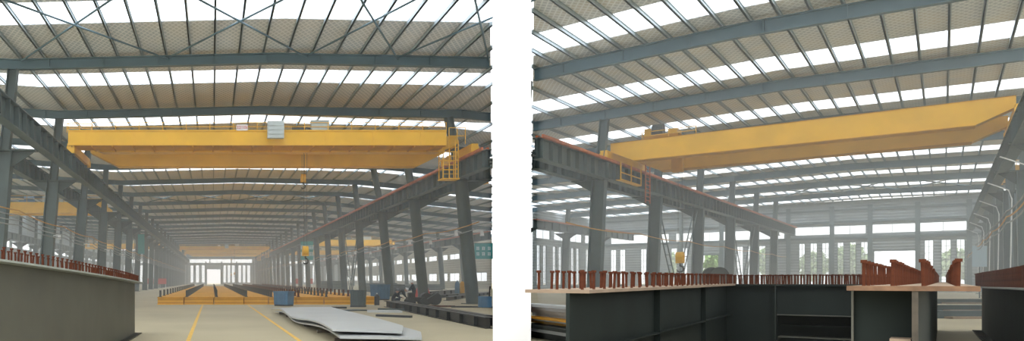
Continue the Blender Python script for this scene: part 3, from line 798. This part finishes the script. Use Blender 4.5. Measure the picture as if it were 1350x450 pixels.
# ------------------------------------------------------------------ bins
def bin_(label, u, v, sx, sy, h, rot, m, m2):
    t = thing('steel_bin', label, 'bin', (u, v, 0), HL)
    c, s = math.cos(rot), math.sin(rot)
    R = lambda x, y, z: (u + c * x - s * y, v + s * x + c * y, z)
    def ring(k, z): return [R(-sx / 2 * k, -sy / 2 * k, z), R(sx / 2 * k, -sy / 2 * k, z), R(sx / 2 * k, sy / 2 * k, z), R(-sx / 2 * k, sy / 2 * k, z)]
    MB().sweep([ring(.94, .1), ring(1.0, h), ring(.95, h), ring(.89, .16)]).build('body', m, t)
    q = MB()
    for a, b in zip(ring(1.02, h - .04), ring(1.02, h - .04)[1:] + ring(1.02, h - .04)[:1]): q.bar(a, b, .06, .07)
    q.build('rim', m, t)
    q = MB()
    for y in (-.3, .3): q.bar(R(-sx / 2, y * sy, .05), R(sx / 2, y * sy, .05), .12, .1)
    q.build('skid', m2, t)
    q = MB()
    for f in (-.3, 0, .3): q.bar(R(f * sx, -sy * .49, .12), R(f * sx, -sy * .51, h - .05), .05, .04)
    q.build('side_rib', m, t)
bin_('blue open steel bin on the floor between amber girders and wavy plates', 4.75, 49.2, 1.05, 1.0, .98, -.55, BLUE, BLACK)
bin_('dark grey steel bin standing at the edge of the amber girders', 9.3, 47.2, .95, .85, 1.08, -.3, STEELD, BLACK)
bin_('blue bin standing behind the amber girders beside the round columns', 14.5, 64, 1.3, 1.1, 1.35, .4, BLUE, BLACK)

# ------------------------------------------------------------------ black beams on the floor
def long_beam(label, a, b, h, w_, m, hall=HL, cat='steel beam', name='steel_beam', z=0, group=None, ribs=2.0):
    t = thing(name, label, cat, (a[0], a[1], z), hall, group)
    MB().ibeam([(a[0], a[1], z + h), (b[0], b[1], z + h)], h, w_, .03, .03).build('section', m, t)
    d = Vector((b[0] - a[0], b[1] - a[1], 0)); L = d.length; d.normalize(); r = Vector((d.y, -d.x, 0))
    q = MB(); s = ribs
    while s < L:
        for sg in (-1, 1):
            p = Vector((a[0], a[1], 0)) + d * s + r * sg * w_ * .25
            q.box(p.x - w_ * .2, p.x + w_ * .2, p.y - .015, p.y + .015, z + .03, z + h - .03)
        s += ribs
    if q.v: q.build('web_stiffener', m, t)
    return t
long_beam('long black stiffened beam on the floor, front one of the pair near the gap wedge', (11.15, 47.4), (9.75, 26.0), .40, .34, BLACK)
long_beam('long black stiffened beam on the floor, rear one of the pair near the gap wedge', (11.75, 47.6), (10.31, 27.5), .40, .34, BLACK)
for i, (a, b, h) in enumerate((((19.6, 62), (33, 88.5), .32), ((21.0, 70), (33.5, 89.7), .32), ((20, 74), (36, 104), .5))):
    long_beam('dark beam lying in the outer aisle behind the round columns, %s from the workers' % nth(i), a, b, h, .5, BLACK, group='dark beams in the outer aisle', ribs=4)
for i, (u, v, w_, d, h) in enumerate(((30, 120, 7, 9, .9), (26, 112, 4, 8, 1.3), (37, 128, 6, 8, 1.0), (24, 100, 3, 9, 1.2), (22.5, 135, 3, 12, 1.6), (21.8, 88, 2.4, 5, 1.2))):
    t = thing('steel_stack', 'dark stack of steel plates behind the round columns, %s of its kind' % nth(i), 'plate stack', (u, v, 0), HL, 'dark plate stacks in the outer aisle')
    n = 6
    for k in range(n):
        j = random.uniform(-.2, .2)
        MB().box(u - w_ / 2 + j, u + w_ / 2 + j, v, v + d, h * k / n + .02 * (k > 0), h * (k + 1) / n - .01).build('plate', STEELD if k % 2 else STEEL, t)
# offcuts near the bin
for i, (u, v, su, sv, h, r) in enumerate(((8.0, 41.5, 1.6, 1.0, .06, .3), (9.2, 39.6, 1.8, 1.2, .10, -.2), (7.4, 44.5, 1.3, .3, .12, .1), (10.3, 41.6, 2.0, .14, .12, -.5), (14.0, 47.5, 3.0, .2, .10, -.2), (16.2, 46, 2.6, .14, .1, -.3))):
    c, s = math.cos(r), math.sin(r)
    q = [(u + c * x - s * y, v + s * x + c * y) for x, y in ((-su / 2, -sv / 2), (su / 2, -sv / 2), (su / 2 * .8, sv / 2), (-su / 2, sv / 2 * .8))]
    tag(MB().hexa([(a, b, 0) for a, b in q] + [(a, b, h) for a, b in q]).build('steel_offcut', (STEELD, PLATE, BLACK, STEELD, RUST, BLACK)[i], o=(u, v, 0)),
        ('flat dark offcut behind the wavy plates', 'pale flat offcut between plates and dark bin', 'narrow black bar in front of the amber girders', 'thin dark bar lying in front of the workers', 'rusty scrap bar behind the black beams', 'thin black bar at the foot of the first round column')[i], 'steel offcut')

# ------------------------------------------------------------------ workers
def person(label, o, J, hat):
    """J: joint name -> (x, y, z) relative to the feet point o"""
    t = thing('person', label, 'person', o, HL, 'workers beside the black beams')
    names = list(J); idx = {n: i for i, n in enumerate(names)}
    E = [('pelvis', 'belly'), ('belly', 'chest'), ('chest', 'neck'), ('neck', 'jaw'), ('jaw', 'crown'), ('jaw', 'nose'),
         ('chest', 'shL'), ('shL', 'elL'), ('elL', 'wrL'), ('chest', 'shR'), ('shR', 'elR'), ('elR', 'wrR'),
         ('pelvis', 'hiL'), ('hiL', 'knL'), ('knL', 'anL'), ('anL', 'toL'), ('pelvis', 'hiR'), ('hiR', 'knR'), ('knR', 'anR'), ('anR', 'toR')]
    rad = dict(pelvis=.15, belly=.145, chest=.165, neck=.06, jaw=.085, crown=.095, nose=.02, sh=.07, el=.052, wr=.034, hi=.10, kn=.07, an=.05, to=.042)
    co = [Vector(J[n]) for n in names]; R = [rad.get(n, rad.get(n[:2], .05)) for n in names]; ed = [(idx[a], idx[b]) for a, b in E]
    for s in 'LR':
        w_ = Vector(J['wr' + s]); d = (w_ - Vector(J['el' + s])).normalized(); side = d.cross(Vector((0, 0, 1)))
        side = side.normalized() if side.length > .1 else Vector((1, 0, 0))
        palm = w_ + d * .09; co.append(palm); R.append(.034); pi = len(co) - 1; ed.append((idx['wr' + s], pi))
        for k in range(4):
            a = palm + d * .05 + side * (k - 1.5) * .021; b = a + d * (.04, .05, .045, .03)[k] + Vector((0, 0, -.025))
            co += [a, b]; R += [.0095, .008]; ed += [(pi, len(co) - 2), (len(co) - 2, len(co) - 1)]
        th = w_ + d * .04 + side * .05; co.append(th); R.append(.011); ed.append((idx['wr' + s], len(co) - 1))
    me = bpy.data.meshes.new('body'); me.from_pydata(co, ed, [])
    ob = bpy.data.objects.new('body', me); C.objects.link(ob)
    sk = ob.modifiers.new('skin', 'SKIN'); sk.use_smooth_shade = True
    for i, v in enumerate(me.skin_vertices[0].data):
        v.radius = (R[i], R[i]); v.use_root = (i == idx['pelvis'])
    ob.modifiers.new('sub', 'SUBSURF').levels = 1
    dg = bpy.context.evaluated_depsgraph_get()
    nm = bpy.data.meshes.new_from_object(ob.evaluated_get(dg)); ob.modifiers.clear(); ob.data = nm; ob.name = 'body'
    nm.materials.clear(); nm.materials.append(CLOTH); nm.materials.append(SKIN)
    hd = (Vector(J['jaw']) + Vector(J['crown'])) / 2
    for p in nm.polygons:
        p.use_smooth = True
        c = p.center
        if (c - hd).length < .19 or min((c - Vector(J['wrL'])).dot(Vector(J['wrL']) - Vector(J['elL'])), 9) > 0 and (c - Vector(J['wrL'])).length < .25 or \
           (c - Vector(J['wrR'])).dot(Vector(J['wrR']) - Vector(J['elR'])) > 0 and (c - Vector(J['wrR'])).length < .25: p.material_index = 1
    ob.parent = t; ob['_o'] = o; ob['_h'] = HL
    up = (Vector(J['crown']) - Vector(J['jaw'])).normalized(); cr_ = Vector(J['crown'])
    fw = (Vector(J['nose']) - Vector(J['jaw'])).normalized()
    O = Vector(o)
    # helmet dome with brim
    rt = up.cross(fw).normalized(); f2 = rt.cross(up)
    h = MB(); rings = []
    for a, r in ((-.05, .17), (.04, .165), (.10, .13), (.14, .07), (.15, .01)):
        rings.append([O + cr_ + up * (a + .0) + (rt * math.cos(k * math.pi / 7) + f2 * math.sin(k * math.pi / 7)) * r for k in range(14)])
    h.sweep(rings); h.sweep([[p + up * -.015 for p in rings[0]], [O + cr_ + (rt * math.cos(k * math.pi / 7) + f2 * math.sin(k * math.pi / 7) * 1.25) * .19 - up * .05 for k in range(14)], rings[0]])
    h.build('helmet', hat, t)
    ey = MB()
    for s in (-1, 1):
        c = O + hd + fw * .085 + rt * s * .035 + up * .01
        ey.tube([c, c + fw * .012], .012, 8)
    ey.build('eyes', BLACK, t)
STAND = dict(pelvis=(0, 0, .88), belly=(.02, 0, 1.04), chest=(-.06, -.02, 1.30), neck=(-.13, -.03, 1.46), jaw=(-.17, -.05, 1.53), crown=(-.19, -.06, 1.63), nose=(-.27, -.09, 1.53),
             shL=(-.08, -.2, 1.36), elL=(-.22, -.24, 1.12), wrL=(-.42, -.2, 1.0), shR=(-.06, .18, 1.36), elR=(-.22, .22, 1.12), wrR=(-.44, .16, 1.02),
             hiL=(.0, -.1, .84), knL=(-.05, -.12, .46), anL=(.02, -.14, .07), toL=(-.14, -.16, .04), hiR=(0, .1, .84), knR=(.02, .13, .46), anR=(.16, .14, .07), toR=(.0, .16, .04))
BEND = dict(pelvis=(-.1, 0, .82), belly=(.02, 0, .93), chest=(.28, 0, 1.02), neck=(.44, 0, 1.02), jaw=(.52, 0, 1.0), crown=(.61, 0, 1.02), nose=(.56, 0, .90),
            shL=(.3, -.2, 1.0), elL=(.36, -.24, .72), wrL=(.50, -.16, .52), shR=(.3, .2, 1.0), elR=(.38, .22, .72), wrR=(.52, .14, .54),
            hiL=(-.08, -.1, .80), knL=(.06, -.12, .44), anL=(-.08, -.14, .07), toL=(.08, -.16, .04), hiR=(-.08, .1, .80), knR=(.1, .12, .44), anR=(-.02, .14, .07), toR=(.14, .16, .04))
CROUCH = dict(pelvis=(-.1, 0, .34), belly=(-.04, 0, .50), chest=(.10, 0, .74), neck=(.2, 0, .88), jaw=(.26, 0, .93), crown=(.29, 0, 1.03), nose=(.36, 0, .92),
              shL=(.1, -.2, .78), elL=(.28, -.24, .58), wrL=(.5, -.16, .52), shR=(.1, .2, .78), elR=(.28, .24, .58), wrR=(.5, .14, .54),
              hiL=(-.06, -.12, .34), knL=(.3, -.18, .48), anL=(.08, -.16, .07), toL=(.24, -.18, .04), hiR=(-.06, .12, .34), knR=(.3, .2, .48), anR=(.1, .16, .07), toR=(.26, .18, .04))
sc = lambda J, k: {n: (a * k, b * k, c * k) for n, (a, b, c) in J.items()}
person('worker in dark clothes and pale helmet standing and leaning over the machine', (14.05, 51.6, 0), STAND, HAT)
person('worker in dark clothes bending forward with hands low', (13.05, 51.9, 0), BEND, HAT)
person('worker in dark clothes crouching at the end of the amber girders', (12.5, 51.0, 0), CROUCH, MOTOR)
# machine they work on
t = thing('welding_tractor', 'dark wheeled machine between the bending and the standing worker', 'machine', (13.75, 50.6, 0), HL)
MB().box(13.3, 14.5, 50.3, 50.9, .25, .55).box(13.4, 13.8, 50.35, 50.85, .55, .85).build('body', BLACK, t)
for u in (13.45, 14.35): MB().tube([(u, 50.2, .25), (u, 51.0, .25)], .25, 18).build('wheel', STUB, t)
t = thing('cable_reel', 'dark wheeled reel beside the standing worker', 'cable reel', (15.0, 51.2, 0), HL)
for u in (14.75, 15.35):
    MB().tube([(u, 50.9, .42), (u, 51.5, .42)], .42, 20).build('drum', BLACK, t)
MB().bar((14.75, 50.85, .42), (15.5, 50.8, .9), .06, .06).build('handle', MOTOR, t)
for i, (u, m_) in enumerate(((11.2, BLACK), )):
    t = thing('gas_cylinder', 'small dark cylinder in front of the amber girders by the workers', 'cylinder', (u, 50.4, 0), HL)
    MB().tube([(u, 50.4, 0), (u, 50.4, .6), (u, 50.4, .72), (u, 50.4, .76)], [.18, .18, .1, .05], 14).build('body', m_, t)
    MB().tube([(u, 50.4, .76), (u, 50.4, .84)], .05, 8).build('cap', LAMPM, t)
# blue and orange cylinders beside the first round column
for u, m_, lab in ((18.9, BLUE, 'blue gas cylinder standing behind the first round column'), (19.5, YELD, 'orange gas cylinder standing behind the first round column')):
    t = thing('gas_cylinder', lab, 'cylinder', (u * 3.1, 0, 0) if False else (u + 10.2, 88, 0), HL)
    x = u + 10.2
    MB().tube([(x, 88, 0), (x, 88, 1.3), (x, 88, 1.5), (x, 88, 1.58)], [.27, .27, .17, .07], 14).build('body', m_, t)
    MB().tube([(x, 88, 1.58), (x, 88, 1.7)], .08, 8).build('valve', MOTOR, t)
t = thing('trestle', 'red A-shaped trestle on the floor behind the workers', 'trestle', (21.0, 74, 0), HL)
for s in (-1, 1): MB().bar((21 + s * .7, 74, 0), (21 + s * .25, 74, 1.3), .2, .3).build('leg', REDP, t)
MB().box(20.6, 21.4, 73.8, 74.2, 1.2, 1.4).build('top', REDP, t)
t = thing('welding_set', 'small blue machine with upright handle at the white gap wedge', 'machine', (16.2, 44.0, 0), HL)
MB().box(15.9, 16.5, 43.7, 44.3, .1, .75).build('body', BLUE, t)
MB().bar((16.45, 44, .7), (16.5, 44, 1.35), .06, .06).build('handle', BLACK, t)

# ------------------------------------------------------------------ banners, red boards, lamps, cables
def banner(label, u, v, z0, z1, w_, hall, rows_=0, along='u'):
    t = thing('banner', label, 'banner', (u, v, z0), hall, 'teal banners')
    MB().box(u - w_ / 2, u + w_ / 2, v - .02, v + .02, z0, z1).build('cloth', TEAL, t)
    MB().bar((u - w_ / 2 - .1, v, z1 + .03), (u + w_ / 2 + .1, v, z1 + .03), .06, .06).build('top_bar', STEEL, t)
    if rows_:
        g = MB(); rnd = random.Random(3); H = z1 - z0
        for r in range(rows_):
            zc = z1 - H * (.32 + .36 * r) ; n = 4; s = H * .2
            for k in range(n):
                uc = u - w_ * .36 + k * w_ * .24
                for q in range(3): g.box(uc - s * .5, uc + s * .5, v - .035, v - .021, zc - s * .5 + q * s * .42, zc - s * .5 + q * s * .42 + s * .14)
                for q in range(2): x = uc - s * .3 + q * s * .5; g.box(x, x + s * .14, v - .035, v - .021, zc - s * .5, zc + s * .5)
        g.build('characters', SIGNW, t)
banner('teal banner with two rows of white characters beside the white gap wedge', 37.0, 100, 4.6, 6.7, 3.2, HL, 2)
banner('teal banner hanging behind the orange-railed round columns', 16.4 - 2.1, 112, 4.8, 7.6, 1.9, HL, 2)
banner('teal banner hanging among the grey-railed columns', -10.2, 106, 5.5, 8.3, .95, HL, 0)
t = thing('notice_board', 'pale blue board mounted among the lamp-post row columns', 'board', (2.4, 103, 2.4), HR)
MB().box(2.0, 3.0, 102.2, 102.3, 3.0, 5.0).build('panel', mat('pale_blue_board', (.45, .58, .66), .6), t)
MB().bar((2.5, 102.25, 0), (2.5, 102.25, 3), .1, .1).build('post', STEEL, t)
for i, (u, v, w_) in enumerate(((-12.2, 160, 1.5), (-10.7, 160, 1.5), (-13.8, 160, 1.3), (20.0, 172, 1.5), (22.6, 172, 1.5))):
    t = thing('red_barrier', 'small red safety board, %s of those standing far off along the column rows' % nth(i), 'safety board', (u, v, 0), HL, 'red safety boards')
    MB().box(u - w_ / 2, u + w_ / 2, v - .04, v + .04, .9, 2.1).build('panel', REDP, t)
    q = MB()
    for s in (-1, 1): q.bar((u + s * w_ * .4, v + .06, 0), (u + s * w_ * .4, v + .06, 2.0), .08, .08)
    q.build('stand', SIGNW, t)

def lamp(u, v, z, s, hall, label, first=[None]):
    t = thing('flood_light', label, 'lamp', (u, v, z), hall, 'flood lights on the columns')
    MB().bar((u, v, z), (u + s * .45, v - .25, z + .05), .06, .06).build('arm', LAMPM, t)
    MB().hexa([(u + s * .35, v - .42, z - .28), (u + s * .60, v - .42, z - .28), (u + s * .60, v - .2, z - .28), (u + s * .35, v - .2, z - .28),
               (u + s * .40, v - .35, z + .08), (u + s * .56, v - .35, z + .08), (u + s * .56, v - .2, z + .08), (u + s * .40, v - .2, z + .08)]).build('housing', LAMPM, t)
    MB().box(u + min(s * .38, s * .57), u + max(s * .38, s * .57), v - .43, v - .41, z - .25, z - .1).build('lens', SIGNW, t)
for i, v in enumerate(VL[2:8]):
    for s, side in ((-1, 'crane side'), (1, 'aisle side')):
        lamp(18.3 + s * .45, v - .2, 5.15, s, HL, 'small white flood light on the %s of the %s round column' % (side, nth(i)))
for i, v in enumerate(VL[2:8]):
    lamp(-11.8 + .45, v - .38, 4.9, 1, HL, 'small white flood light on the %s H-section column of the grey-railed row' % nth(i + 1))

def arm_pipe(u, v, hall, label, s):
    t = thing('lamp_post', label, 'pole', (u, v, 0), hall, 'bent white poles along the columns')
    MB().tube([(u, v, 0), (u + .1 * s, v, 7.0), (u - .05 * s, v, 7.6), (u - .9 * s, v, 8.1), (u - 1.0 * s, v, 8.15)], .034, 8).build('pipe', LAMPM, t)
    MB().box(u - .2, u + .2, v - .2, v + .2, 0, .06).build('base_plate', STEELD, t)
for i, v in enumerate(VR[2:]):
    arm_pipe(3.1, v - .55, HR, 'bent white pole standing against the %s column of the lamp-post row' % nth(i + 1), 1 if i % 2 == 0 else 1)

def cable(u, z, v0, v1, m, hall, label, step=12.4, sag=.18, r=.035):
    pts = []; v = v0
    while v < v1:
        for k in range(6):
            f = k / 6; pts.append((u, v + f * step, z - sag * 4 * f * (1 - f)))
        v += step
    tag(MB().tube(pts, r, 6).build('power_cable', m, o=(u, v0, z), hall=hall), label, 'cable', 'cables strung along the columns')
for i, (z, m_) in enumerate(((5.55, CABLE), (5.28, CABLEG), (5.0, CABLEG), (4.75, CABLEG))):
    cable(-10.65, z, 28.5, 290, m_, HL, 'cable strung along the grey-railed columns, %s from the top' % nth(i))
for i, (z, m_) in enumerate(((5.6, CABLE), (5.2, CABLEG))):
    cable(17.75, z, 53.3 - 4.0, 290, m_, HL, 'cable strung along the orange-railed round columns, %s from the top' % nth(i))
for i, (z, m_) in enumerate(((5.3, CABLEG), (5.0, CABLE), (4.7, CABLEG))):
    cable(2.35, z, 41, 136, m_, HR, 'cable strung along the lamp-post row, %s from the top' % nth(i), 15.5)
cable(-16.6, 5.3, 48, 136, CABLE, HR, 'orange cable strung along the orange-railed row of the dark-girder hall', 15.5)

# ------------------------------------------------------------------ things on the floor of the dark-girder hall
def hl(u, v):   # hall R -> plain coordinates
    c, s = math.cos(PHI), math.sin(PHI); return (u * c + v * s, -u * s + v * c)
for i, Y in enumerate((33, 40.5, 54)):
    r = (1270 - 280) / 976; x = r * Y
    a = (x - Y * .035, Y + Y * .0); b = (x + Y * .05, Y)
    t = thing('steel_beam', 'dark squared beam lying across the gap between the studded girders, %s from viewer' % nth(i), 'steel beam', (a[0], a[1], 0), HL, 'dark beams in the gap')
    MB().box(a[0], b[0], Y, Y + .5, 0, .30).box(a[0], b[0], Y - .04, Y + .54, .30, .34).build('section', STEELD, t)
    MB().box(a[0] + .2, b[0] - .2, Y - .5, Y - .1, .0, .10).build('skid', TAN, t)
# plates stacked behind the ribbed girder
for i, (r0, r1, Y, d, z0, z1, m_, lab) in enumerate(((.432, .478, 17.5, 5, 0, .42, DARKG, 'dark lowest plate pack of the pile beside the gap wedge'), (.432, .482, 17.7, 5, .42, .62, YELD, 'yellow-edged plate pack in the pile beside the gap wedge'),
                                                   (.433, .485, 18.0, 5, .62, 1.0, PLATE, 'pale plate pack on top of the pile beside the gap wedge'))):
    x0 = r0 * (Y + d) + .15; x1 = r1 * Y + 1.2
    t = thing('plate_pack', lab, 'plate pack', ((x0 + x1) / 2, Y, z0), HL)
    n = 4
    for k in range(n): MB().box(x0, x1 - .1 * k, Y + .05 * k, Y + d, z0 + (z1 - z0) * k / n, z0 + (z1 - z0) * (k + .9) / n).build('plate', m_ if k != 2 else PLATE, t)
t = thing('steel_bar', 'black bar lying on the pale floor beside the ribbed girder', 'steel bar', (6.2, 13.4, 0), HL)
MB().box(5.9, 6.75, 13.35, 13.6, 0, .10).box(5.9, 6.75, 13.3, 13.65, .10, .12).build('section', BLACK, t)
# dark coil behind the studs
x, y = (948 - 280) / 976 * 55, 55
t = thing('cable_drum', 'dark rounded drum on a stand behind the studs of the cross girder', 'drum', (x, y, 0), HL)
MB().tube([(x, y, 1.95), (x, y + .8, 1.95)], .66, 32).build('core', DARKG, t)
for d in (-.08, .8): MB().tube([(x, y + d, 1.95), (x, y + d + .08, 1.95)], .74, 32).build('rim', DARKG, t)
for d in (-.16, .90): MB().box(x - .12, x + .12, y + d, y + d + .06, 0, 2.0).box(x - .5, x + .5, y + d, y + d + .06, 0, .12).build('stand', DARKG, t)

# ------------------------------------------------------------------ dusty air of the halls
def haze(name, pts, dens, hall, label):
    hm = bpy.data.materials.new(name); hm.use_nodes = True; nt = hm.node_tree; nt.nodes.clear()
    o_ = nt.nodes.new('ShaderNodeOutputMaterial'); vs_ = nt.nodes.new('ShaderNodeVolumeScatter')
    vs_.inputs['Color'].default_value = (.93, .97, 1.0, 1); vs_.inputs['Density'].default_value = dens; vs_.inputs['Anisotropy'].default_value = .3
    nt.links.new(vs_.outputs[0], o_.inputs['Volume'])
    hz = MB().sweep([[(x, y, z) for x, y in pts] for z in (.03, 10.2 if hall == HL else 12.9)])
    tag(hz.build('haze', hm, o=(pts[0][0], pts[0][1], .03), hall=hall), label, 'haze', kind='stuff')
haze('dusty_air', [(-39.5, 18), (RL * 18 - .2, 18), (RL * 139 - .3, 139), (52.8, 142), (52.8, 302.5), (-39.5, 302.5)], .0030, HL, 'thin pale dusty haze filling the depth of the yellow-girder hall')
haze('dusty_air_bright', [(24.8, 14), (24.8, 149.6), (-45.8, 149.6), (-45.8, 119.5), (-5.2, 14)], .0037, HR, 'pale dusty haze filling the dark-girder hall up to its windows')

# ------------------------------------------------------------------ light, camera
W = bpy.data.worlds.new('overcast'); bpy.context.scene.world = W; W.use_nodes = True
bg = W.node_tree.nodes['Background']; bg.inputs[0].default_value = (.97, .985, 1.0, 1)
wn = W.node_tree; wt = wn.nodes.new('ShaderNodeTexCoord'); ws = wn.nodes.new('ShaderNodeSeparateXYZ'); wr = wn.nodes.new('ShaderNodeMapRange')
wn.links.new(wt.outputs['Generated'], ws.inputs[0]); wn.links.new(ws.outputs['Z'], wr.inputs['Value'])
SKY = 5.0                      # overcast sky: the zenith three times as bright as the horizon
wr.inputs['To Min'].default_value = SKY / 3; wr.inputs['To Max'].default_value = SKY
wn.links.new(wr.outputs[0], bg.inputs[1])
bpy.context.scene.cycles.volume_bounces = 2
cam = bpy.data.cameras.new('camera'); co = bpy.data.objects.new('camera', cam); C.objects.link(co)
co.location = (0, 0, EYE); co.rotation_euler = (math.pi / 2, 0, 0)
cam.sensor_width = 36; cam.lens = 36 * 976 / 1350
cam.shift_x = (675 - 280) / 1350; cam.shift_y = (370 - 225) / 1350
cam.clip_end = 2000
sc_ = bpy.context.scene; sc_.camera = co
sc_.view_settings.view_transform = 'Standard'; sc_.view_settings.look = 'None'
sc_.view_settings.gamma = 1; sc_.view_settings.exposure = 0.0; sc_.view_settings.use_curve_mapping = False
for ob in bpy.data.objects:
    for k in ('_o', '_h'):
        if k in ob: del ob[k]
